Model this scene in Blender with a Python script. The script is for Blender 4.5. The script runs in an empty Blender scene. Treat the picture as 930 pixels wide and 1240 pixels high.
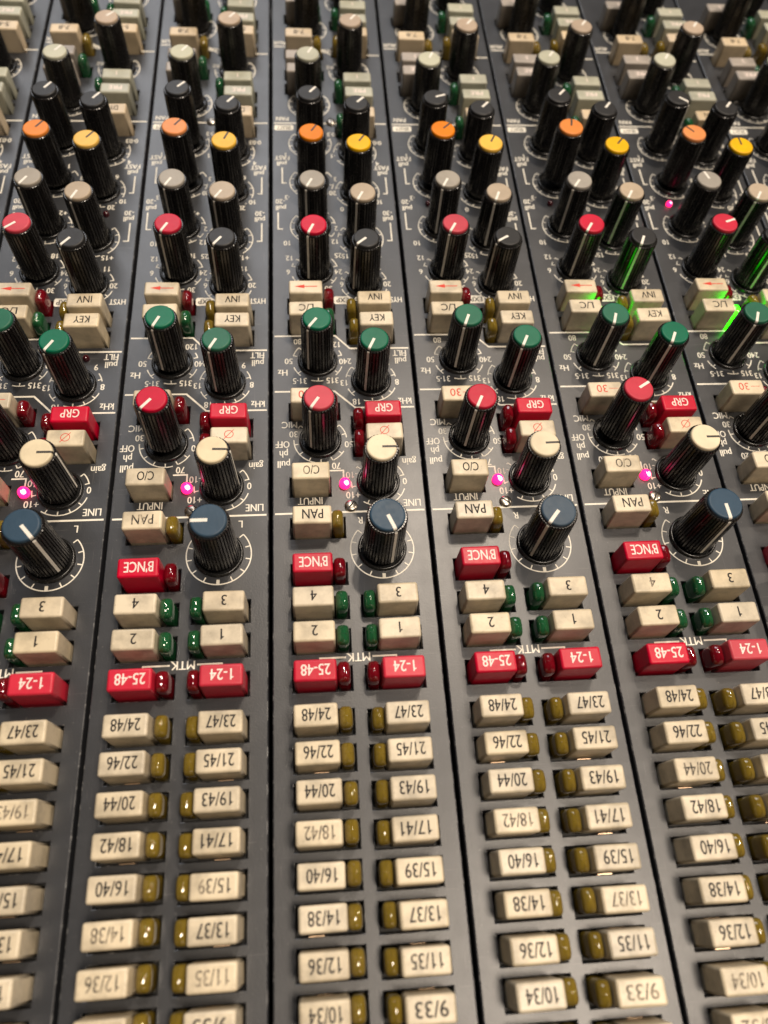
import bpy, bmesh, math, random
from mathutils import Matrix, Vector

random.seed(7)
S = bpy.context.scene
COL = S.collection
MM = 0.001

# ------------------------------------------------------------------ camera
cam = bpy.data.cameras.new('camera')
cam_ob = bpy.data.objects.new('camera', cam)
COL.objects.link(cam_ob)
ROWS = [(0.99603721, -0.06587129, 0.0597566), (0.03168136, 0.89060749, 0.45366792), (-0.08310337, -0.44997696, 0.88916509)]
CAM = Vector((12.2645, -88.8911, 174.8378))
F_PX = 935.425                       # focal length in pixels of the 930 px wide photograph
rot = Matrix(ROWS).transposed()
cam_ob.matrix_world = Matrix.Translation(CAM * MM) @ rot.to_4x4()
cam.lens = 6.86
cam.sensor_fit = 'HORIZONTAL'
cam.sensor_width = 6.86 * 930 / F_PX
cam.clip_start = 0.01
cam.clip_end = 50
cam.dof.use_dof = True
cam.dof.aperture_fstop = 2.9
cam.dof.focus_distance = 0.194
S.camera = cam_ob


def project(x, y, z):
    q = Matrix(ROWS) @ (Vector((x, y, z)) - CAM)
    return 465 + F_PX * q.x / -q.z, 620 - F_PX * q.y / -q.z


# ------------------------------------------------------------------ world and lamps
W = bpy.data.worlds.new('World')
S.world = W
W.use_nodes = True
bg = W.node_tree.nodes['Background']
bg.inputs[0].default_value = (0.85, 0.88, 1.0, 1)
bg.inputs[1].default_value = 0.01


def lamp(name, loc, size, power, color=(1.0, 0.85, 0.69), target=(0.03, 0.0, 0.0), spread=None):
    l = bpy.data.lights.new(name, 'AREA')
    l.shape = 'DISK'
    l.size = size
    l.energy = power
    l.color = color
    o = bpy.data.objects.new(name, l)
    o.location = loc
    d = Vector(target) - Vector(loc)
    o.rotation_euler = d.to_track_quat('-Z', 'Y').to_euler()
    COL.objects.link(o)
    return o


for x_, y_, p_ in ((0.38, 0.86, 15), (0.22, 1.04, 4.5), (0.54, 0.74, 3), (0.58, 1.06, 4.5), (0.72, 0.45, 1.5)):
    lamp('ceiling_spot', (x_, y_, 1.95), 0.08, p_)
lamp('side_lamp', (1.45, 0.25, 1.15), 0.10, 9)
lamp('overhead_lamp', (0.56, -0.30, 1.90), 0.46, 27)
lamp('front_lamp', (0.75, -1.30, 0.80), 0.30, 1.2)
lamp('wall_bounce', (-0.42, 2.2, 1.85), 1.4, 25, (0.95, 0.96, 1.0))

S.view_settings.view_transform = 'Standard'
S.view_settings.look = 'None'
S.view_settings.exposure = -0.03
S.view_settings.gamma = 1
S.render.engine = 'CYCLES'
S.cycles.use_denoising = True
S.cycles.max_bounces = 8
S.cycles.sample_clamp_indirect = 4


# ------------------------------------------------------------------ materials
def nmat(name):
    m = bpy.data.materials.new(name)
    m.use_nodes = True
    nt = m.node_tree
    return m, nt, nt.nodes['Principled BSDF']


def world_noise(nt, scale, detail=4, rough=0.6):
    g = nt.nodes.new('ShaderNodeNewGeometry')
    n = nt.nodes.new('ShaderNodeTexNoise')
    n.inputs['Scale'].default_value = scale
    n.inputs['Detail'].default_value = detail
    n.inputs['Roughness'].default_value = rough
    nt.links.new(g.outputs['Position'], n.inputs['Vector'])
    return n.outputs['Fac']


def ramp(nt, fac, a, b, ca=(0, 0, 0, 1), cb=(1, 1, 1, 1)):
    r = nt.nodes.new('ShaderNodeValToRGB')
    r.color_ramp.elements[0].position = a
    r.color_ramp.elements[1].position = b
    r.color_ramp.elements[0].color = ca
    r.color_ramp.elements[1].color = cb
    nt.links.new(fac, r.inputs[0])
    return r.outputs['Color']


def mix(nt, fac, a, b):
    m = nt.nodes.new('ShaderNodeMix')
    m.data_type = 'RGBA'
    for sock, val in ((m.inputs['Factor'], fac), (m.inputs['A'], a), (m.inputs['B'], b)):
        if isinstance(val, (tuple, list)):
            sock.default_value = (*val, 1) if len(val) == 3 else val
        elif isinstance(val, (int, float)):
            sock.default_value = val
        else:
            nt.links.new(val, sock)
    return m.outputs['Result']


def bump(nt, bsdf, height, strength, dist=0.0001):
    b = nt.nodes.new('ShaderNodeBump')
    b.inputs['Strength'].default_value = strength
    b.inputs['Distance'].default_value = dist
    nt.links.new(height, b.inputs['Height'])
    nt.links.new(b.outputs['Normal'], bsdf.inputs['Normal'])


def plastic(name, color, rough=0.4, dirt=0.5, speck=True, grain=900, spec=0.5, bumpy=0.25):
    """moulded plastic with finger grime, tiny specks and an uneven gloss"""
    m, nt, p = nmat(name)
    dark = tuple(c * (1 - 0.45 * dirt) for c in color)
    big = ramp(nt, world_noise(nt, 170, 5), 0.42, 0.72)
    c = mix(nt, big, color, dark)
    if speck:
        s = ramp(nt, world_noise(nt, 1500, 2), 0.66, 0.74)
        sm = nt.nodes.new('ShaderNodeMath')
        sm.operation = 'MULTIPLY'
        sm.inputs[1].default_value = 0.35 * dirt
        nt.links.new(s, sm.inputs[0])
        c = mix(nt, sm.outputs[0], c, tuple(x * 0.35 for x in color))
    oi = nt.nodes.new('ShaderNodeObjectInfo')
    hs = nt.nodes.new('ShaderNodeHueSaturation')
    vr = nt.nodes.new('ShaderNodeMapRange')
    vr.inputs['To Min'].default_value = 0.90
    vr.inputs['To Max'].default_value = 1.05
    nt.links.new(oi.outputs['Random'], vr.inputs['Value'])
    nt.links.new(vr.outputs[0], hs.inputs['Value'])
    sr = nt.nodes.new('ShaderNodeMapRange')
    sr.inputs['From Max'].default_value = 0.37
    sr.inputs['To Min'].default_value = 0.9
    sr.inputs['To Max'].default_value = 1.12
    md = nt.nodes.new('ShaderNodeMath')
    md.operation = 'MODULO'
    md.inputs[1].default_value = 0.37
    nt.links.new(oi.outputs['Random'], md.inputs[0])
    nt.links.new(md.outputs[0], sr.inputs['Value'])
    nt.links.new(sr.outputs[0], hs.inputs['Saturation'])
    nt.links.new(c, hs.inputs['Color'])
    nt.links.new(hs.outputs['Color'], p.inputs['Base Color'])
    fine = world_noise(nt, grain, 3)
    rr = nt.nodes.new('ShaderNodeMapRange')
    rr.inputs['To Min'].default_value = rough - 0.08
    rr.inputs['To Max'].default_value = rough + 0.12
    nt.links.new(fine, rr.inputs['Value'])
    nt.links.new(rr.outputs[0], p.inputs['Roughness'])
    p.inputs['Specular IOR Level'].default_value = spec
    if bumpy:
        bump(nt, p, fine, bumpy, 0.00012)
    return m


def panel_mat(name, edge=False):
    m, nt, p = nmat(name)
    big = world_noise(nt, 28, 5)
    c = mix(nt, big, (0.020, 0.022, 0.0265), (0.031, 0.0335, 0.039))
    dust = ramp(nt, world_noise(nt, 1300, 2, 0.5), 0.69, 0.76)
    dm = nt.nodes.new('ShaderNodeMath')
    dm.operation = 'MULTIPLY'
    dm.inputs[1].default_value = 0.20
    nt.links.new(dust, dm.inputs[0])
    c = mix(nt, dm.outputs[0], c, (0.25, 0.24, 0.22))
    g = nt.nodes.new('ShaderNodeNewGeometry')
    for sx, sy, ang in ((2600, 90, 0.5), (110, 2200, 0.15)):
        mp = nt.nodes.new('ShaderNodeMapping')
        mp.inputs['Rotation'].default_value = (0, 0, ang)
        mp.inputs['Scale'].default_value = (sx, sy, 1)
        nt.links.new(g.outputs['Position'], mp.inputs['Vector'])
        sn = nt.nodes.new('ShaderNodeTexNoise')
        sn.inputs['Scale'].default_value = 1.0
        sn.inputs['Detail'].default_value = 1
        nt.links.new(mp.outputs[0], sn.inputs['Vector'])
        sc = nt.nodes.new('ShaderNodeMath')
        sc.operation = 'MULTIPLY'
        sc.inputs[1].default_value = 0.16
        nt.links.new(ramp(nt, sn.outputs['Fac'], 0.70, 0.78), sc.inputs[0])
        c = mix(nt, sc.outputs[0], c, (0.22, 0.21, 0.20))
    if edge:
        c = mix(nt, ramp(nt, world_noise(nt, 420, 5, 0.7), 0.54, 0.68), c, (0.20, 0.20, 0.20))  # chipped edges; the pale tone also paints in the highlight along hole lips
    nt.links.new(c, p.inputs['Base Color'])
    p.inputs['Specular IOR Level'].default_value = 0.72
    smudge = world_noise(nt, 65, 6, 0.65)
    rr = nt.nodes.new('ShaderNodeMapRange')
    rr.inputs['To Min'].default_value = 0.30
    rr.inputs['To Max'].default_value = 0.43
    nt.links.new(smudge, rr.inputs['Value'])
    nt.links.new(rr.outputs[0], p.inputs['Roughness'])
    bump(nt, p, world_noise(nt, 2600, 2), 0.22, 0.0001)
    return m


def flat(name, color, rough=0.5, metal=0.0):
    m, nt, p = nmat(name)
    n = world_noise(nt, 600, 3)
    nt.links.new(mix(nt, n, tuple(c * 0.8 for c in color), tuple(min(1, c * 1.15) for c in color)), p.inputs['Base Color'])
    p.inputs['Roughness'].default_value = rough
    p.inputs['Metallic'].default_value = metal
    return m


def worn_ink(name, color, under, wear=1.0):
    m, nt, p = nmat(name)
    oi = nt.nodes.new('ShaderNodeObjectInfo')
    n = world_noise(nt, 750, 4, 0.7)
    # each cap has lost a different amount of its print
    pw = nt.nodes.new('ShaderNodeMath')
    pw.operation = 'POWER'
    pw.inputs[1].default_value = 4.0
    nt.links.new(oi.outputs['Random'], pw.inputs[0])
    mr = nt.nodes.new('ShaderNodeMapRange')
    mr.inputs['To Min'].default_value = -0.28
    mr.inputs['To Max'].default_value = 0.09 * wear
    nt.links.new(pw.outputs[0], mr.inputs['Value'])
    ad = nt.nodes.new('ShaderNodeMath')
    ad.operation = 'ADD'
    nt.links.new(n, ad.inputs[0])
    nt.links.new(mr.outputs[0], ad.inputs[1])
    nt.links.new(mix(nt, ramp(nt, ad.outputs[0], 0.42, 0.72), color, under), p.inputs['Base Color'])
    p.inputs['Roughness'].default_value = 0.55
    p.inputs['Specular IOR Level'].default_value = 0.25
    return m


def lens_mat(name, color, trans=0.45, emit=None, strength=0):
    m, nt, p = nmat(name)
    n = world_noise(nt, 300, 3)
    nt.links.new(mix(nt, n, tuple(c * 0.7 for c in color), tuple(min(1, c * 1.2) for c in color)), p.inputs['Base Color'])
    p.inputs['Roughness'].default_value = 0.035
    p.inputs['IOR'].default_value = 1.8
    p.inputs['Transmission Weight'].default_value = trans
    if emit:
        p.inputs['Emission Color'].default_value = (*emit, 1)
        p.inputs['Emission Strength'].default_value = strength
    return m


M = dict(
    panel=panel_mat('panel_grey'),
    edge=panel_mat('panel_edge_wear_glint', True),
    silk=flat('silkscreen_white', (0.80, 0.76, 0.66), 0.6),
    chassis=flat('chassis_black', (0.012, 0.012, 0.012), 0.6),
    knob=plastic('knob_black', (0.011, 0.010, 0.010), 0.23, 0.2, False, spec=0.65, bumpy=0),
    skirt=plastic('skirt_black', (0.010, 0.010, 0.010), 0.25, 0.2, False),
    pointer=flat('pointer_white', (0.74, 0.71, 0.64), 0.5),
    pointer_dark=flat('pointer_black', (0.03, 0.025, 0.02), 0.5),
    cream=plastic('button_cream', (0.665, 0.57, 0.41), 0.36, 0.95),
    tan=plastic('button_tan', (0.62, 0.50, 0.34), 0.4, 0.6),
    red=plastic('button_red', (0.56, 0.005, 0.032), 0.36, 0.35, False, spec=0.35),
    sage=plastic('button_sage', (0.42, 0.42, 0.33), 0.4, 0.5),
    stone=plastic('button_stone', (0.36, 0.32, 0.28), 0.4, 0.5),
    ink=worn_ink('ink_black', (0.014, 0.012, 0.012), (0.42, 0.35, 0.25)),
    ink_red=worn_ink('ink_red', (0.60, 0.05, 0.03), (0.60, 0.42, 0.29)),
    ink_white=flat('ink_white', (0.80, 0.68, 0.62), 0.5),
    screw=flat('screw_nickel', (0.42, 0.38, 0.33), 0.3, 1.0),
    clip=flat('clip_brass', (0.85, 0.62, 0.42), 0.35, 1.0),
    l_amber=lens_mat('lens_amber', (0.24, 0.165, 0.022), 0.25),
    l_green=lens_mat('lens_green', (0.014, 0.095, 0.034), 0.12),
    l_red=lens_mat('lens_red', (0.17, 0.004, 0.010), 0.12),
    l_dark=lens_mat('lamp_dark_red', (0.06, 0.003, 0.008), 0.2),
    lit_green=lens_mat('lens_green_lit', (0.05, 0.5, 0.02), 0.0, (0.012, 1.0, 0.001), 11),
    lit_core=lens_mat('lamp_pink_core', (0.8, 0.4, 0.6), 0.0, (1.0, 0.55, 0.82), 2.2),
    lit_pink=lens_mat('lamp_pink_lit', (0.5, 0.02, 0.2), 0.0, (1.0, 0.008, 0.105), 4.0),
)
CAPCOL = dict(green=(0.010, 0.135, 0.075), red=(0.52, 0.007, 0.036), cream=(0.74, 0.64, 0.45), grey=(0.34, 0.31, 0.265),
              beige=(0.43, 0.35, 0.26), orange=(0.72, 0.235, 0.045), yellow=(0.80, 0.46, 0.035), black=(0.022, 0.022, 0.023),
              pale=(0.47, 0.47, 0.36), fawn=(0.44, 0.34, 0.25), blue=(0.031, 0.064, 0.104))
for k_, c_ in CAPCOL.items():
    M['cap_' + k_] = plastic('cap_' + k_, c_, 0.42, 0.35, k_ in ('cream', 'grey', 'beige', 'blue'), spec=0.28)


# ------------------------------------------------------------------ mesh helpers (all in millimetres)
def to_mesh(name, bm, mats, recalc=True):
    if recalc:
        bmesh.ops.recalc_face_normals(bm, faces=bm.faces)
    for v in bm.verts:
        v.co *= MM
    me = bpy.data.meshes.new(name)
    bm.to_mesh(me)
    bm.free()
    for m in mats:
        me.materials.append(M[m])
    return me


def block(bm, x0, x1, y0, y1, z0, z1, bev=0.0, seg=3, draft=0.0, mi=0):
    v = [bm.verts.new(c) for c in ((x0 - draft, y0 - draft * 0.3, z0), (x1 + draft, y0 - draft * 0.3, z0), (x1 + draft, y1 + draft * 0.3, z0), (x0 - draft, y1 + draft * 0.3, z0),
                                   (x0, y0, z1), (x1, y0, z1), (x1, y1, z1), (x0, y1, z1))]
    fs = [bm.faces.new([v[i] for i in f]) for f in ((3, 2, 1, 0), (4, 5, 6, 7), (0, 1, 5, 4), (1, 2, 6, 5), (2, 3, 7, 6), (3, 0, 4, 7))]
    for f in fs:
        f.material_index = mi
    if bev:
        es = {e for f in fs[1:] for e in f.edges if max(e.verts[0].co.z, e.verts[1].co.z) > z0 + 1e-6}
        r = bmesh.ops.bevel(bm, geom=list(es), offset=bev, segments=seg, profile=0.5, affect='EDGES')
        for f in r['faces']:
            f.smooth = True
            f.material_index = mi


def lathe(bm, prof, n=40, cx=0, cy=0, mi=0, smooth=True, cap=True):
    rings = []
    for r, z in prof:
        rings.append([bm.verts.new((cx + r * math.cos(2 * math.pi * i / n), cy + r * math.sin(2 * math.pi * i / n), z)) for i in range(n)])
    for a, b in zip(rings, rings[1:]):
        for i in range(n):
            f = bm.faces.new((a[i], a[(i + 1) % n], b[(i + 1) % n], b[i]))
            f.smooth = smooth
            f.material_index = mi
    if cap:
        f = bm.faces.new(rings[-1])
        f.material_index = mi


def stroke(bm, pts, w, z, mi=1, closed=False):
    """a flat printed line along a polyline"""
    n = len(pts)
    L, R_ = [], []
    for i, p in enumerate(pts):
        if closed:
            a, b = pts[i - 1], pts[(i + 1) % n]
        else:
            a, b = pts[max(0, i - 1)], pts[min(n - 1, i + 1)]
        p = Vector(p)
        d1 = (p - Vector(a))
        d2 = (Vector(b) - p)
        d1 = d1.normalized() if d1.length > 1e-9 else d2.normalized()
        d2 = d2.normalized() if d2.length > 1e-9 else d1
        t = (d1 + d2).normalized()
        nrm = Vector((-t.y, t.x))
        k = 1 / max(0.5, nrm.dot(Vector((-d1.y, d1.x))))
        L.append(bm.verts.new((p.x + nrm.x * w / 2 * k, p.y + nrm.y * w / 2 * k, z)))
        R_.append(bm.verts.new((p.x - nrm.x * w / 2 * k, p.y - nrm.y * w / 2 * k, z)))
    m = n if closed else n - 1
    for i in range(m):
        j = (i + 1) % n
        f = bm.faces.new((L[i], R_[i], R_[j], L[j]))
        f.material_index = mi


CAPH = 0.70
_glyphs = {}
ONE = [(0.235, 0), (0.325, 0), (0.325, CAPH), (0.262, CAPH), (0.240, 0.635), (0.190, 0.585), (0.105, 0.560), (0.105, 0.497), (0.235, 0.497)]


def raw(s, bold):
    cu = bpy.data.curves.new('t', 'FONT')
    cu.body = s
    cu.size = 1
    cu.offset = bold
    cu.resolution_u = 3
    o = bpy.data.objects.new('t', cu)
    COL.objects.link(o)
    bpy.context.view_layer.update()
    me = bpy.data.meshes.new_from_object(o.evaluated_get(bpy.context.evaluated_depsgraph_get()))
    out = [(v.co.x, v.co.y) for v in me.vertices], [tuple(p.vertices) for p in me.polygons]
    bpy.data.objects.remove(o)
    bpy.data.curves.remove(cu)
    bpy.data.meshes.remove(me)
    return out


def glyph(c, bold):
    """outline and advance of one character, size 1"""
    if (c, bold) not in _glyphs:
        adv = max(v[0] for v in raw('H' + c + 'H', 0)[0]) - max(v[0] for v in raw('HH', 0)[0])
        if c == '1':
            g = ([(x + (bold if i in (1, 2) else 0), y) for i, (x, y) in enumerate(ONE)], [tuple(range(len(ONE)))])
            adv = 0.52
        elif c == '·':
            g = ([(0.06, 0.22), (0.17, 0.22), (0.17, 0.33), (0.06, 0.33)], [(0, 1, 2, 3)])
            adv = 0.23
        else:
            g = raw(c, bold)
        _glyphs[(c, bold)] = (*g, adv)
    return _glyphs[(c, bold)]


def text(bm, s, cx, cy, h, z, mi=1, w=None, xs=0.86, bold=0.012):
    """print s, turned upside down as on a desk seen from behind, centred at (cx, cy); h = capital height"""
    vs, fs, pen = [], [], 0.0
    for c in s:
        g, f, adv = glyph(c, 0.0)
        fs += [tuple(i + len(vs) for i in q) for q in f]
        vs += [(x + pen, y) for x, y in g]
        pen += adv
    x0, x1 = min(v[0] for v in vs), max(v[0] for v in vs)
    k = h / CAPH
    kx = w / (x1 - x0) if w else k * xs
    ym = CAPH / 2
    # the strokes are thickened by printing the word twice, a hair apart
    for n, dx in enumerate((-bold, bold)):
        nv = [bm.verts.new((cx - (x - (x0 + x1) / 2 + dx) * kx, cy - (y - ym) * k, z + 0.006 * n)) for x, y in vs]
        for f in fs:
            try:
                q = bm.faces.new([nv[i] for i in f])
                q.material_index = mi
                q.normal_update()
                if q.normal.z < 0:
                    q.normal_flip()
            except ValueError:
                pass


def put(name, me, parent, loc, rotz=0.0, tilt=(0, 0)):
    o = bpy.data.objects.new(name, me)
    o.location = [c * MM for c in loc]
    o.rotation_euler = (tilt[0], tilt[1], rotz)
    o.parent = parent
    COL.objects.link(o)
    return o


# ------------------------------------------------------------------ layout of one strip (u across 0..40, v up the panel)
ZB = 22.0            # depth of a strip below its faceplate
V0, V1 = -135.0, 246.0
LB, RB = (5.6, 15.0), (25.1, 34.5)      # button columns
BD = 4.9                                # button depth
# (column, front v, colour, text, ink, text height, lens)
BUTTONS = [
    ('L', 204.2, 'stone', '2', 'ink_white', 1.9, 'l_green'), ('R', 200.6, 'sage', '1', 'ink_white', 1.9, 'l_green'),
    ('R', 192.7, 'sage', 'PRE', 'ink_white', 2.1, None), ('R', 184.6, 'tan', '5-6', 'ink', 2.3, 'l_amber'),
    ('L', 183.2, 'tan', '7-8', 'ink', 2.3, 'l_amber'), ('L', 171.4, 'stone', '2', 'ink_white', 1.9, 'l_green'),
    ('L', 163.7, 'stone', 'PRE', 'ink_white', 2.1, None), ('R', 159.3, 'sage', '1', 'ink_white', 1.9, 'l_green'),
    ('R', 151.7, 'sage', 'PRE', 'ink_white', 2.1, None), ('R', 141.6, 'tan', 'DYN', 'ink', 2.3, 'l_green'),
    ('L', 65.4, 'cream', '<', 'ink_red', 2.0, 'l_red'), ('L', 57.5, 'cream', 'L/C', 'ink', 2.4, 'l_green'),
    ('R', 61.3, 'cream', 'INV', 'ink', 2.4, 'l_amber'), ('R', 54.0, 'cream', 'KEY', 'ink', 2.4, 'l_amber'),
    ('L', 28.3, 'cream', '-30', 'ink_red', 2.4, 'l_red'), ('R', 23.7, 'red', 'GRP', 'ink_white', 2.5, 'l_red'),
    ('R', 16.7, 'cream', 'phase', 'ink_red', 2.2, 'l_red'), ('L', 5.1, 'cream', 'C/O', 'ink', 2.5, None),
    ('L', -6.7, 'cream', 'PAN', 'ink', 2.6, 'l_amber'), ('L', -19.2, 'red', "B'NCE", 'ink_white', 2.6, 'l_red'),
    ('L', -27.9, 'cream', '4', 'ink', 2.5, 'l_green'), ('R', -27.7, 'cream', '3', 'ink', 2.5, 'l_green'),
    ('L', -36.1, 'cream', '2', 'ink', 2.5, 'l_green'), ('R', -36.0, 'cream', '1', 'ink', 2.5, 'l_green'),
    ('L', -45.0, 'red', '25-48', 'ink_white', 2.5, 'l_red'), ('R', -45.1, 'red', '1-24', 'ink_white', 2.5, 'l_red'),
]
for i in range(9):
    BUTTONS.append(('L', -54.8 - 7.75 * i, 'cream', '%d/%d' % (24 - 2 * i, 48 - 2 * i), 'ink', 2.65, 'l_amber'))
    BUTTONS.append(('R', -55.2 - 7.75 * i, 'cream', '%d/%d' % (23 - 2 * i, 47 - 2 * i), 'ink', 2.65, 'l_amber'))
TW = {"B'NCE": 6.6, 'PAN': 5.0, 'C/O': 4.0, '25-48': 6.4, '1-24': 5.0, 'GRP': 4.6, '-30': 4.4, 'L/C': 4.0, 'INV': 4.0, 'KEY': 4.2, 'PRE': 4.2,
      '5-6': 3.6, '7-8': 3.6, 'DYN': 4.2}

# knobs: name -> (u, v, cap, dark pointer, {strip: (pointer angle, height)}, default angle)
PAN_K = (27.5, -10.6)
KNOBS = [
    ('green', 13.1, 47.8, False, {3: (-126, 18.2), 4: (-112, 18.7), 5: (-109, 18.4), 6: (-112, 18.5), 2: (-115, 19.4)}, -115),
    ('green', 27.7, 40.7, False, {3: (-115, 18.2), 4: (-116, 18.6), 5: (-116, 18.9), 2: (-117, 18.8), 1: (-121, 18.9)}, -117),
    ('red', 13.1, 21.5, False, {3: (-123, 19.6), 4: (-116, 19.1), 5: (32, 20.7), 2: (-130, 20.6)}, -120),
    ('cream', 27.7, 8.4, True, {3: (-1, 17.6), 4: (1, 17.3), 5: (0, 18.5), 2: (-2, 18.0), 1: (0, 18.9)}, 0),
    ('red', 13.1, 81.5, False, {3: (-114, 18.3), 4: (-119, 18.4), 5: (-122, 18.3), 6: (21, 18.5), 2: (-118, 18.7), 1: (-140, 18.8)}, -118),
    ('black', 27.7, 76.3, False, {3: (-138, 17.9), 4: (-148, 18.7), 5: (-114, 18.2), 2: (-126, 18.6), 1: (-129, 18.6)}, -112),
    ('grey', 13.1, 99.8, False, {3: (-116, 18.1), 4: (-117, 18.2), 5: (-125, 18.2), 6: (106, 18.5), 2: (-119, 18.6), 1: (-120, 18.3)}, -117),
    ('beige', 27.6, 94.6, False, {3: (-116, 18.1), 4: (-112, 18.3), 5: (-120, 18.5), 6: (-122, 18.5), 2: (-122, 18.6), 1: (-113, 18.2)}, -117),
    ('orange', 13.1, 119.5, True, {3: (61, 18.6), 4: (47, 20.0), 5: (80, 21.2), 6: (128, 19.5), 2: (57, 20.2), 1: (57, 19.0)}, 60),
    ('yellow', 27.6, 115.2, True, {3: (58, 18.4), 4: (64, 18.8), 5: (52, 18.3), 6: (92, 18.5), 2: (68, 19.2), 1: (56, 18.9)}, 60),
    ('black', 13.0, 138.0, False, {3: (53, 18.4), 4: (21, 17.6), 5: (51, 18.6), 6: (-42, 18.5), 2: (49, 19.6), 1: (57, 18.7)}, 52),
    ('black', 27.7, 133.6, False, {3: (49, 18.2), 4: (49, 17.3), 5: (53, 17.5), 6: (52, 18.2), 2: (53, 18.0), 1: (55, 18.5)}, 52),
    ('pale', 13.1, 157.8, False, {3: (65, 18.2), 4: (66, 17.4), 5: (58, 18.4), 6: (58, 18.5), 2: (57, 18.4), 1: (57, 17.6)}, 58),
    ('fawn', 27.6, 175.8, False, {3: (57, 18.6), 4: (55, 17.9), 5: (56, 18.2), 6: (57, 18.5), 2: (55, 18.6), 1: (50, 17.9)}, 56),
    ('pale', 13.3, 200.0, False, {}, 58),
    ('fawn', 27.6, 217.0, False, {}, 56),
    ('blue', PAN_K[0], PAN_K[1], False, {3: (-68, 19.3), 4: (-130, 18.4), 5: (-88, 18.8), 2: (180, 19.2), 1: (-50, 19.3)}, -90),
]
LAMPS = [(19.0, 7.9, 1.45), (29.7, 49.5, 0.95), (10.0, 109.6, 0.95), (29.9, 104.7, 0.95)]
SCREWS = [(20.3, 1.5), (20.3, 148.6), (20.3, -130.0)]


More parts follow.
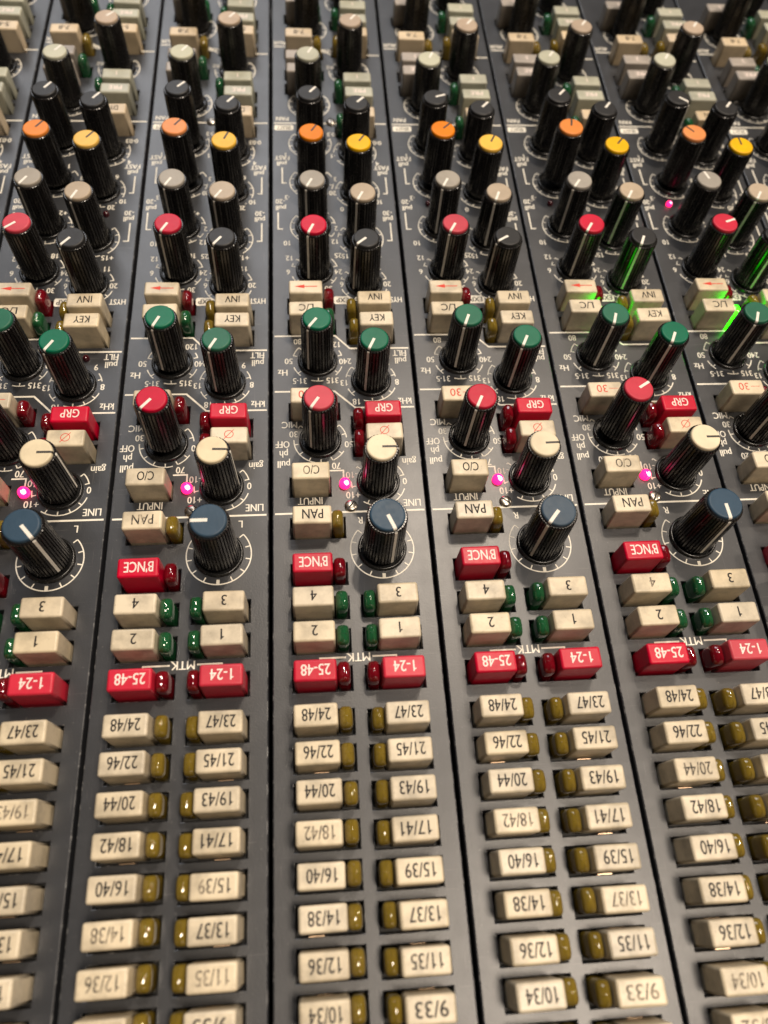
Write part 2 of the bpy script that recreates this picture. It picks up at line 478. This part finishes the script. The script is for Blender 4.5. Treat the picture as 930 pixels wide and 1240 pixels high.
# ------------------------------------------------------------------ the faceplate
def faceplate():
    bm = bmesh.new()
    E0, E1 = 0.74, 39.26
    holes = []
    for c, v, *_r in BUTTONS:
        lens = _r[4]
        if c == 'L':
            u0, u1 = 4.75, (18.8 if lens else 15.6)
        else:
            u0, u1 = (21.4 if lens else 24.5), 35.5
        holes.append((u0, u1, v - 0.75, v + BD + 0.45))
    us = sorted({E0, E1} | {x for h in holes for x in h[:2]})
    vs = sorted({V0, V1} | {x for h in holes for x in h[2:]})
    vd = {}

    def vert(i, j):
        if (i, j) not in vd:
            vd[(i, j)] = bm.verts.new((us[i], vs[j], 0))
        return vd[(i, j)]
    for i in range(len(us) - 1):
        for j in range(len(vs) - 1):
            mu, mv = (us[i] + us[i + 1]) / 2, (vs[j] + vs[j + 1]) / 2
            if any(h[0] < mu < h[1] and h[2] < mv < h[3] for h in holes):
                continue
            bm.faces.new((vert(i, j), vert(i + 1, j), vert(i + 1, j + 1), vert(i, j + 1)))

    def lip(u0, u1, v0, v1, c, depth, sgn):
        a = [(u0, v0), (u1, v0), (u1, v1), (u0, v1)]
        i = [(u0 + c * sgn, v0 + c * sgn), (u1 - c * sgn, v0 + c * sgn), (u1 - c * sgn, v1 - c * sgn), (u0 + c * sgn, v1 - c * sgn)]
        A = [bm.verts.new((*p, 0)) for p in a]
        m_ = [bm.verts.new((p[0] * 0.4 + q[0] * 0.6, p[1] * 0.4 + q[1] * 0.6, -c * 0.3)) for p, q in zip(a, i)]
        B = [bm.verts.new((*p, -c)) for p in i]
        D = [bm.verts.new((*p, -depth)) for p in i]
        for P, Q in ((A, m_), (m_, B), (B, D)):
            for k in range(4):
                q = [P[k], P[(k + 1) % 4], Q[(k + 1) % 4], Q[k]]
                f = bm.faces.new(q if sgn < 0 else q[::-1])
                f.material_index = 3 if Q is not D else 0
    for h in holes:
        lip(*h, 0.22, 2.2, 1)
    lip(E0, E1, V0, V1, 0.28, 3.0, -1)
    bm.normal_update()
    # print: z 0.03
    z = 0.03

    def ln(*p, w=0.42):
        stroke(bm, list(p), w, z)
    ln((1.1, 56.7), (18.3, 56.6), (22.3, 52.0), (39.0, 51.9), w=0.5)
    ln((1.1, 37.4), (17.4, 37.3), (22.9, 31.7), (39.0, 31.6), w=0.5)
    ln((1.1, -0.1), (39.0, -0.1), w=0.5)
    ln((1.1, 190.0), (17.0, 189.8), (21.5, 185.7), (39.0, 185.7), w=0.5)
    ln((1.1, 148.2), (39.0, 148.2), w=0.5)
    ln((15.2, 12.1), (18.8, 12.1), (18.8, 10.0))
    ln((17.3, -37.8), (11.3, -37.8), (11.3, -38.9))
    ln((23.4, -37.8), (29.0, -37.8), (29.0, -38.9))
    for pts in ([(37.2, 122), (37.2, 114.4), (35.9, 114.4)], [(3.7, 126.4), (3.7, 119.2), (5.0, 119.2)], [(2.3, 106), (2.3, 98.8), (3.8, 98.8)],
                [(37.3, 101.4), (37.3, 93.8), (35.8, 93.8)]):
        ln(*pts)

    NUM = []

    def t(s, u, v, h=2.0, **k):
        NUM.append((u, v, 0.55 * len(s) + 0.6))
        k.setdefault('bold', 0.018)
        text(bm, s, u, v, h, z + 0.01, **k)
    for s, u, v, w in (('LINE', 36.0, 2.0, 4.4), ('INPUT', 10.0, 3.3, 6.2), ('MIC', 5.0, 26.5, 4.0), ('OFF', 3.1, 20.4, 3.6), ('MTK', 20.2, -37.9, 5.4),
                       ('FILT', 36.3, 50.1, 3.8), ('HYST', 36.2, 69.9, 4.6), ('kHz', 36.6, 33.6, 3.6), ('Hz', 3.3, 43.8, 2.6)):
        t(s, u, v, 2.05, w=w)
    for s, u, v in (('gain', 36.3, 14.2), ('ph', 3.4, 17.4), ('pull', 3.4, 14.3), ('pull', 36.5, 47.4)):
        t(s, u, v, 2.1, xs=0.8)
    for s, u, v in (('0', 34.6, 8.3), ('+10', 21.0, 4.7), ('-10', 20.9, 10.6), ('50', 20.6, 20.0), ('70', 17.0, 13.5), ('30', 6.0, 23.5), ('40', 13.4, 29.6), ('20', 8.6, 13.2),
                    ('315', 17.0, 40.9), ('31·5', 8.0, 40.9), ('8', 34.9, 40.0), ('13', 20.2, 40.0), ('18', 23.3, 33.6), ('9', 32.6, 46.6), ('50', 5.0, 47.7), ('240', 20.8, 47.4),
                    ('80', 7.6, 54.6), ('120', 18.0, 53.4), ('R', 22.4, -2.6), ('L', 32.6, -2.5),
                    ('20', 34.6, 76.0), ('15', 22.5, 87.3), ('11', 32.2, 82.5), ('+15', 31.8, 87.0), ('18', 16.6, 87.8), ('30', 17.0, 74.4), ('24', 20.2, 81.0), ('6', 5.2, 81.0),
                    ('12', 5.6, 86.6), ('6', 21.0, 76.0), ('12', 19.6, 93.4), ('2', 20.2, 99.0), ('+2', 16.9, 105.6), ('20', 31.0, 108.0), ('0', 22.4, 107.4), ('10', 34.3, 110.6), ('10', 5.0, 92.8), ('25', 20.4, 87.6),
                    ('20', 19.7, 114.6), ('6', 31.6, 121.5), ('1', 16.4, 126.4), ('3', 20.8, 121.0), ('·3', 5.2, 112.6), ('0·03', 34.9, 138.5), ('0·3', 20.2, 142.6), ('·1', 20.4, 132.0), ('4', 34.9, 128.4), ('1', 5.0, 132.4), ('PRE', 21.4, 178.4)):
        t(s, u, v, 1.95, xs=0.84)
    for s, u, v in (('FAST', 3.7, 131.0), ('pull', 3.6, 128.2), ('FAST', 36.0, 126.4), ('pull', 36.3, 123.7), ('-20', 3.0, 110.8), ('pull', 3.2, 107.9), ('-30', 36.7, 105.6), ('pull', 36.7, 103.0),
                    ('AUX', 3.3, 192.0), ('AUX', 20.0, 187.6), ('PAN', 3.9, 150.4)):
        t(s, u, v, 2.0, xs=0.8)

    def arc(u, v, r, a0, a1, w=0.30, n=66):
        run = []
        for i in range(n + 1):
            a = math.radians(a0 + (a1 - a0) * i / n)
            p = (u + r * math.cos(a), v + r * math.sin(a))
            hit = any(abs(p[0] - q[0]) < q[2] and abs(p[1] - q[1]) < 1.75 for q in NUM)
            if not hit:
                run.append(p)
            if (hit or i == n) and run:
                if len(run) > 1:
                    stroke(bm, run, w, z)
                run = []
    for cap, u, v, *_r in KNOBS:
        r1, r0 = (7.85, 6.6) if cap == 'blue' else (7.0, 5.95)
        arc(u, v, r1, 138, 402)
        for i in range(11):
            a = math.radians(138 + 264 * i / 10)
            big = cap == 'blue' and i == 5
            if any(abs(u + r1 * math.cos(a) - q[0]) < q[2] + 0.2 and abs(v + r1 * math.sin(a) - q[1]) < 1.7 for q in NUM):
                continue
            stroke(bm, [(u + r0 * math.cos(a), v + r0 * math.sin(a)), (u + r1 * math.cos(a), v + r1 * math.sin(a))], 0.8 if big else 0.30, z + 0.01)

    def plate(u0, u1, v0, v1, s, h):
        c = [(u0, v0 + .4), (u0 + .4, v0), (u1 - .4, v0), (u1, v0 + .4), (u1, v1 - .4), (u1 - .4, v1), (u0 + .4, v1), (u0, v1 - .4)]
        f = bm.faces.new([bm.verts.new((*p, z)) for p in c])
        f.material_index = 1
        text(bm, s, (u0 + u1) / 2, (v0 + v1) / 2, h, z + 0.03, mi=2, w=(u1 - u0) * 0.72, bold=0.02)
    plate(18.5, 23.4, 68.4, 71.4, 'EXP', 1.8)
    plate(1.2, 7.6, 144.6, 147.2, 'SELECT', 1.6)
    return to_mesh('faceplate', bm, ['panel', 'silk', 'chassis', 'edge'], recalc=False)


def button_mesh(col, s, ink, th):
    """push button cap, front left corner of its top at (0, 0)"""
    bm = bmesh.new()
    H = 8.0
    block(bm, 0, 9.4, 0, BD, -3.2, H, bev=0.58, seg=4, draft=0.22)
    z = H + 0.02
    if s == '<':
        stroke(bm, [(8.0, 2.45), (4.4, 2.45)], 0.3, z)
        f = bm.faces.new([bm.verts.new(c) for c in ((1.6, 2.45, z), (4.4, 1.75, z), (4.4, 3.15, z))])
        f.material_index = 1
    elif s == 'phase':
        stroke(bm, [(4.7 + 1.1 * math.cos(a * math.pi / 12), 2.5 + 1.1 * math.sin(a * math.pi / 12)) for a in range(24)], 0.17, z, closed=True)
        stroke(bm, [(3.5, 1.1), (5.9, 3.9)], 0.17, z + 0.004)
    elif s == '-30':
        text(bm, '30', 3.6, 2.5, th, z, w=2.9, bold=0.0)
        stroke(bm, [(5.6, 2.55), (8.2, 2.55)], 0.16, z)
    else:
        text(bm, s, 4.85, 2.5, th, z, w=TW.get(s, 6.1 if '/' in s else None), bold=0.014)
    return to_mesh('push_button', bm, [col, ink])


def lens_mesh(m):
    """domed light pipe: a rounded oblong with a crowned top"""
    bm = bmesh.new()
    n = 36
    prof = [(1.0, -3.0), (1.0, 3.9), (0.985, 4.25), (0.94, 4.65), (0.86, 5.02), (0.74, 5.36), (0.58, 5.64), (0.40, 5.83), (0.22, 5.93), (0.07, 5.96)]
    rings = []
    for t, z in prof:
        ring = []
        for i in range(n):
            a = 2 * math.pi * i / n
            c, q = math.cos(a), math.sin(a)
            e = 0.5
            x = math.copysign(abs(c) ** e, c) * 1.48
            y = math.copysign(abs(q) ** e, q) * 2.4
            # the crown pulls in by the same distance on every side
            x = math.copysign(max(0.0, abs(x) - (1 - t) * 1.48), x)
            y = math.copysign(max(0.0, abs(y) - (1 - t) * 1.75), y)
            ring.append(bm.verts.new((x, y, z)))
        rings.append(ring)
    for A, B in zip(rings, rings[1:]):
        for i in range(n):
            f = bm.faces.new((A[i], A[(i + 1) % n], B[(i + 1) % n], B[i]))
            f.smooth = True
    f = bm.faces.new(rings[-1])
    f.smooth = True
    return to_mesh('indicator_lens', bm, [m])


def clip_mesh():
    bm = bmesh.new()
    block(bm, 0, 3.2, 0, 0.28, -2.4, -0.25, bev=0.08, seg=2)
    return to_mesh('spring_clip', bm, ['clip'])


def knob_body(big):
    bm = bmesh.new()
    n, rb, rt = (40, 5.15, 4.75) if big else (32, 4.52, 4.28)
    seq = []
    d = 0.36
    for i in range(n):
        a0 = 2 * math.pi * i / n
        st = 2 * math.pi / n
        seq += [(a0 - 0.27 * st, 0.0), (a0 + 0.27 * st, 0.0), (a0 + 0.40 * st, -d * 0.85), (a0 + 0.5 * st, -d), (a0 + 0.60 * st, -d * 0.85)]
    prof = [(rb - 0.1, 0.9), (rb, 1.2), (rt, 17.2), (rt - 0.10, 17.45), (rt - 0.30, 17.6)]
    rings = [[bm.verts.new(((r + o) * math.cos(a), (r + o) * math.sin(a), z)) for a, o in seq] for r, z in prof]
    m = len(seq)
    for A, B in zip(rings, rings[1:]):
        for i in range(m):
            bm.faces.new((A[i], A[(i + 1) % m], B[(i + 1) % m], B[i]))
    bm.faces.new(rings[-1])
    return to_mesh('rotary_knob', bm, ['knob'])


def skirt_mesh(big):
    bm = bmesh.new()
    r = 6.05 if big else 5.6
    lathe(bm, [(r, -0.3), (r, 0.55), (r - 0.25, 0.85), (r - 0.6, 0.9), (r - 0.8, 0.6), (r - 0.85, 0.2)], 48)
    return to_mesh('skirt', bm, ['skirt'])


def cap_mesh(col, big):
    bm = bmesh.new()
    r = 4.12 if big else 3.68
    lathe(bm, [(r, 17.3), (r, 18.05), (r - 0.08, 18.3), (r - 0.25, 18.45), (r - 0.5, 18.5)], 48)
    return to_mesh('cap', bm, ['cap_' + col])


def pointer_mesh(dark, big):
    """printed bar on the cap plus the line down the side of the body"""
    bm = bmesh.new()
    r = 4.12 if big else 3.68
    w = 0.42 if big else 0.36
    if dark:
        w *= 0.8
    path = [(0.15, 18.53), (r - 0.5, 18.53), (r - 0.22, 18.48), (r - 0.04, 18.31), (r + 0.03, 18.05), (r + 0.03, 17.66)]
    a = [(bm.verts.new((x, -w, z)), bm.verts.new((x, w, z))) for x, z in path]
    for p, q in zip(a, a[1:]):
        bm.faces.new((p[0], q[0], q[1], p[1]))
    rt, rb = (4.75, 5.15) if big else (4.28, 4.52)
    path = [(rt - 0.18, 17.62), (rt + 0.03, 17.22), (rb + 0.03, 1.5)]
    w2 = 0.36 if big else 0.33
    a = [(bm.verts.new((x, -w2, z)), bm.verts.new((x, w2, z))) for x, z in path]
    for p, q in zip(a, a[1:]):
        f = bm.faces.new((p[0], q[0], q[1], p[1]))
        f.material_index = 1
    return to_mesh('pointer', bm, ['pointer_dark' if dark else 'pointer', 'pointer'])


def lamp_mesh(r, m):
    bm = bmesh.new()
    lathe(bm, [(r, -1.0), (r, 0.55 * r), (r * 0.94, 0.85 * r), (r * 0.85, 1.05 * r), (r * 0.75, 1.2 * r), (r * 0.6, 1.33 * r), (r * 0.45, 1.42 * r), (r * 0.3, 1.47 * r), (r * 0.12, 1.5 * r)], 24)
    for f in bm.faces:
        c = f.calc_center_median()
        if m == 'lit_pink' and (c.x - 0.25 * r) ** 2 + (c.y + 0.35 * r) ** 2 < (0.42 * r) ** 2 and c.z > r:
            f.material_index = 1
    return to_mesh('indicator_lamp', bm, [m, 'lit_core'] if m == 'lit_pink' else [m])


def screw_mesh():
    bm = bmesh.new()
    lathe(bm, [(1.65, -0.5), (1.65, 0.25), (1.5, 0.5), (1.1, 0.68), (0.5, 0.75)], 28)
    # slot: a dark bar let into the head
    block(bm, -1.5, 1.5, -0.2, 0.2, 0.1, 0.77, mi=1)
    return to_mesh('screw', bm, ['screw', 'chassis'])


def chassis_mesh():
    bm = bmesh.new()
    block(bm, 1.3, 38.7, V0 + 1, V1 - 1, -ZB, -2.9)
    return to_mesh('chassis', bm, ['chassis'])


# ------------------------------------------------------------------ build
bed = bmesh.new()
block(bed, -150, 230, V0 - 5, V1 + 5, -40, -ZB)
bo = bpy.data.objects.new('ground', to_mesh('ground', bed, ['chassis']))
bo['kind'] = 'structure'
COL.objects.link(bo)

PLATE = faceplate()
CHASSIS = chassis_mesh()
SCREW = screw_mesh()
CLIP = clip_mesh()
BM_, LM_, KM_ = {}, {}, {}


def cache(d, key, fn):
    if key not in d:
        d[key] = fn()
    return d[key]


def in_view(pts, pad=60):
    q = [project(*p) for p in pts]
    return max(p[0] for p in q) > -pad and min(p[0] for p in q) < 930 + pad and max(p[1] for p in q) > -pad and min(p[1] for p in q) < 1240 + pad


LABELS = {
    0: 'grey channel strip cut to a narrow sliver with pale buttons, in the top corner',
    1: 'channel strip whose blue pan knob points diagonally down, outer buttons cut off by the frame',
    2: 'channel strip whose blue pan knob points sideways straight at the PAN button',
    3: 'channel strip whose blue pan knob points at button 3, screw showing beside PAN',
    4: "channel strip whose blue pan knob points back at its red B'NCE button",
    5: 'channel strip whose blue pan knob points straight down, black knob lit green above',
    6: 'channel strip with a glowing pink lamp below its orange knob and bright green lamp',
    7: 'channel strip showing only blurred dark knobs and buttons, beside the strip with glowing green lamp',
}
KLAB = {'green': 'black fluted knob with a green cap', 'red': 'black fluted knob with a red cap', 'cream': 'black fluted knob with a cream cap and black pointer',
        'black': 'plain black fluted knob with a white pointer', 'grey': 'black fluted knob with a grey cap', 'beige': 'black fluted knob with a beige cap',
        'orange': 'black fluted knob with an orange cap', 'yellow': 'black fluted knob with a yellow cap', 'pale': 'black fluted knob with a pale green-grey cap',
        'fawn': 'black fluted knob with a fawn cap', 'blue': 'large black fluted pan knob with a blue cap'}
CLAB = {'cream': 'cream', 'red': 'red', 'tan': 'tan', 'sage': 'pale sage', 'stone': 'grey'}
LLAB = {'l_amber': 'unlit amber lens', 'l_green': 'unlit green lens', 'l_red': 'unlit red lens', 'lit_green': 'glowing green lens'}

for k in range(8):
    X = 40.0 * (k - 3)
    root = bpy.data.objects.new('channel_strip', None)
    root.empty_display_size = 0.01
    root.location = (X * MM + (0, .06, -.05, .0, .05, -.06, .04, 0)[k] * MM, 0, (-ZB + (0, .08, -.1, .05, -.06, .1, 0, .05)[k]) * MM)
    root['label'] = LABELS[k]
    root['category'] = 'channel strip'
    root['group'] = 'channel strips of the mixing desk'
    COL.objects.link(root)
    put('faceplate', PLATE, root, (0, 0, ZB))
    put('chassis', CHASSIS, root, (0, 0, ZB))
    rnd = random.Random(k * 17 + 3)
    for c, v, col, s, ink, th, lens in BUTTONS:
        u0 = LB[0] if c == 'L' else RB[0]
        lu = 16.75 if c == 'L' else 23.45
        jit = (rnd.uniform(-.15, .15), rnd.uniform(-.12, .12), rnd.uniform(-.3, .15))
        rz = rnd.uniform(-.010, .010)
        tl = (rnd.uniform(-.018, .018), rnd.uniform(-.018, .018))
        if in_view([(X + u0 + a, v + b, h) for a in (0, 9.4) for b in (0, 4.9) for h in (0, 8)]):
            me = cache(BM_, (col, s, ink), lambda: button_mesh(col, s, ink, th))
            o = put('push_button', me, root, (u0 + jit[0], v + jit[1], ZB + jit[2]), rz, tl)
            o['label'] = CLAB[col] + ' push button' + ({'<': ' with a red arrow', 'phase': ' with a red phase mark'}.get(s, ' marked ' + s))
        if v < -60 and rnd.random() < 0.62:
            for side in ((0,), (1,), (0, 1))[rnd.randrange(3)]:
                cv = v - 0.62 if side == 0 else v + BD + 0.06
                if in_view([(X + u0, cv, 0), (X + u0 + 6, cv, 0)]):
                    put('spring_clip', CLIP, root, (u0 + rnd.uniform(1.6, 4.2), cv, ZB))
        if lens and in_view([(X + lu, v + b, h) for b in (0, 4.9) for h in (0, 5)]):
            m = 'lit_green' if (s == 'L/C' and k in (5, 6)) else lens
            o = put('indicator_lens', cache(LM_, m, lambda: lens_mesh(m)), root, (lu + jit[0], v + BD / 2 + jit[1], ZB + rnd.uniform(-.4, .2)), rz, (rnd.uniform(-.05, .05), rnd.uniform(-.05, .05)))
            o['label'] = LLAB[m]
    for cap, u, v, dark, dat, dflt in KNOBS:
        ang, H = dat.get(k, (dflt + rnd.uniform(-8, 8), 18.5))
        big = cap == 'blue'
        if not in_view([(X + u + a, v + b, h) for a in (-5, 5) for b in (-5, 5) for h in (0, 18)]):
            continue
        dz = H - 18.5
        o = put('rotary_knob', cache(KM_, ('b', big), lambda: knob_body(big)), root, (u, v, ZB + dz), math.radians(ang), (rnd.uniform(-.012, .012), rnd.uniform(-.012, .012)))
        o['label'] = KLAB[cap]
        put('cap', cache(KM_, ('c', cap), lambda: cap_mesh(cap, big)), o, (0, 0, 0))
        put('pointer', cache(KM_, ('p', dark, big), lambda: pointer_mesh(dark, big)), o, (0, 0, 0))
        put('skirt', cache(KM_, ('s', big), lambda: skirt_mesh(big)), o, (0, 0, -dz))
    for i, (u, v, r) in enumerate(LAMPS):
        lit = i == 0 or (i == 2 and k == 6)
        if k == 6 and i == 0:
            pass
        if in_view([(X + u, v, 0), (X + u, v, 2)]):
            m = 'lit_pink' if lit else 'l_dark'
            o = put('indicator_lamp', cache(LM_, (m, r), lambda: lamp_mesh(r, m)), root, (u, v, ZB))
            o['label'] = 'glowing pink lamp' if lit else 'unlit dark red lamp'
    for u, v in SCREWS:
        if in_view([(X + u, v, 0)]):
            put('screw', SCREW, root, (u, v, ZB), rnd.uniform(0, 3.1))
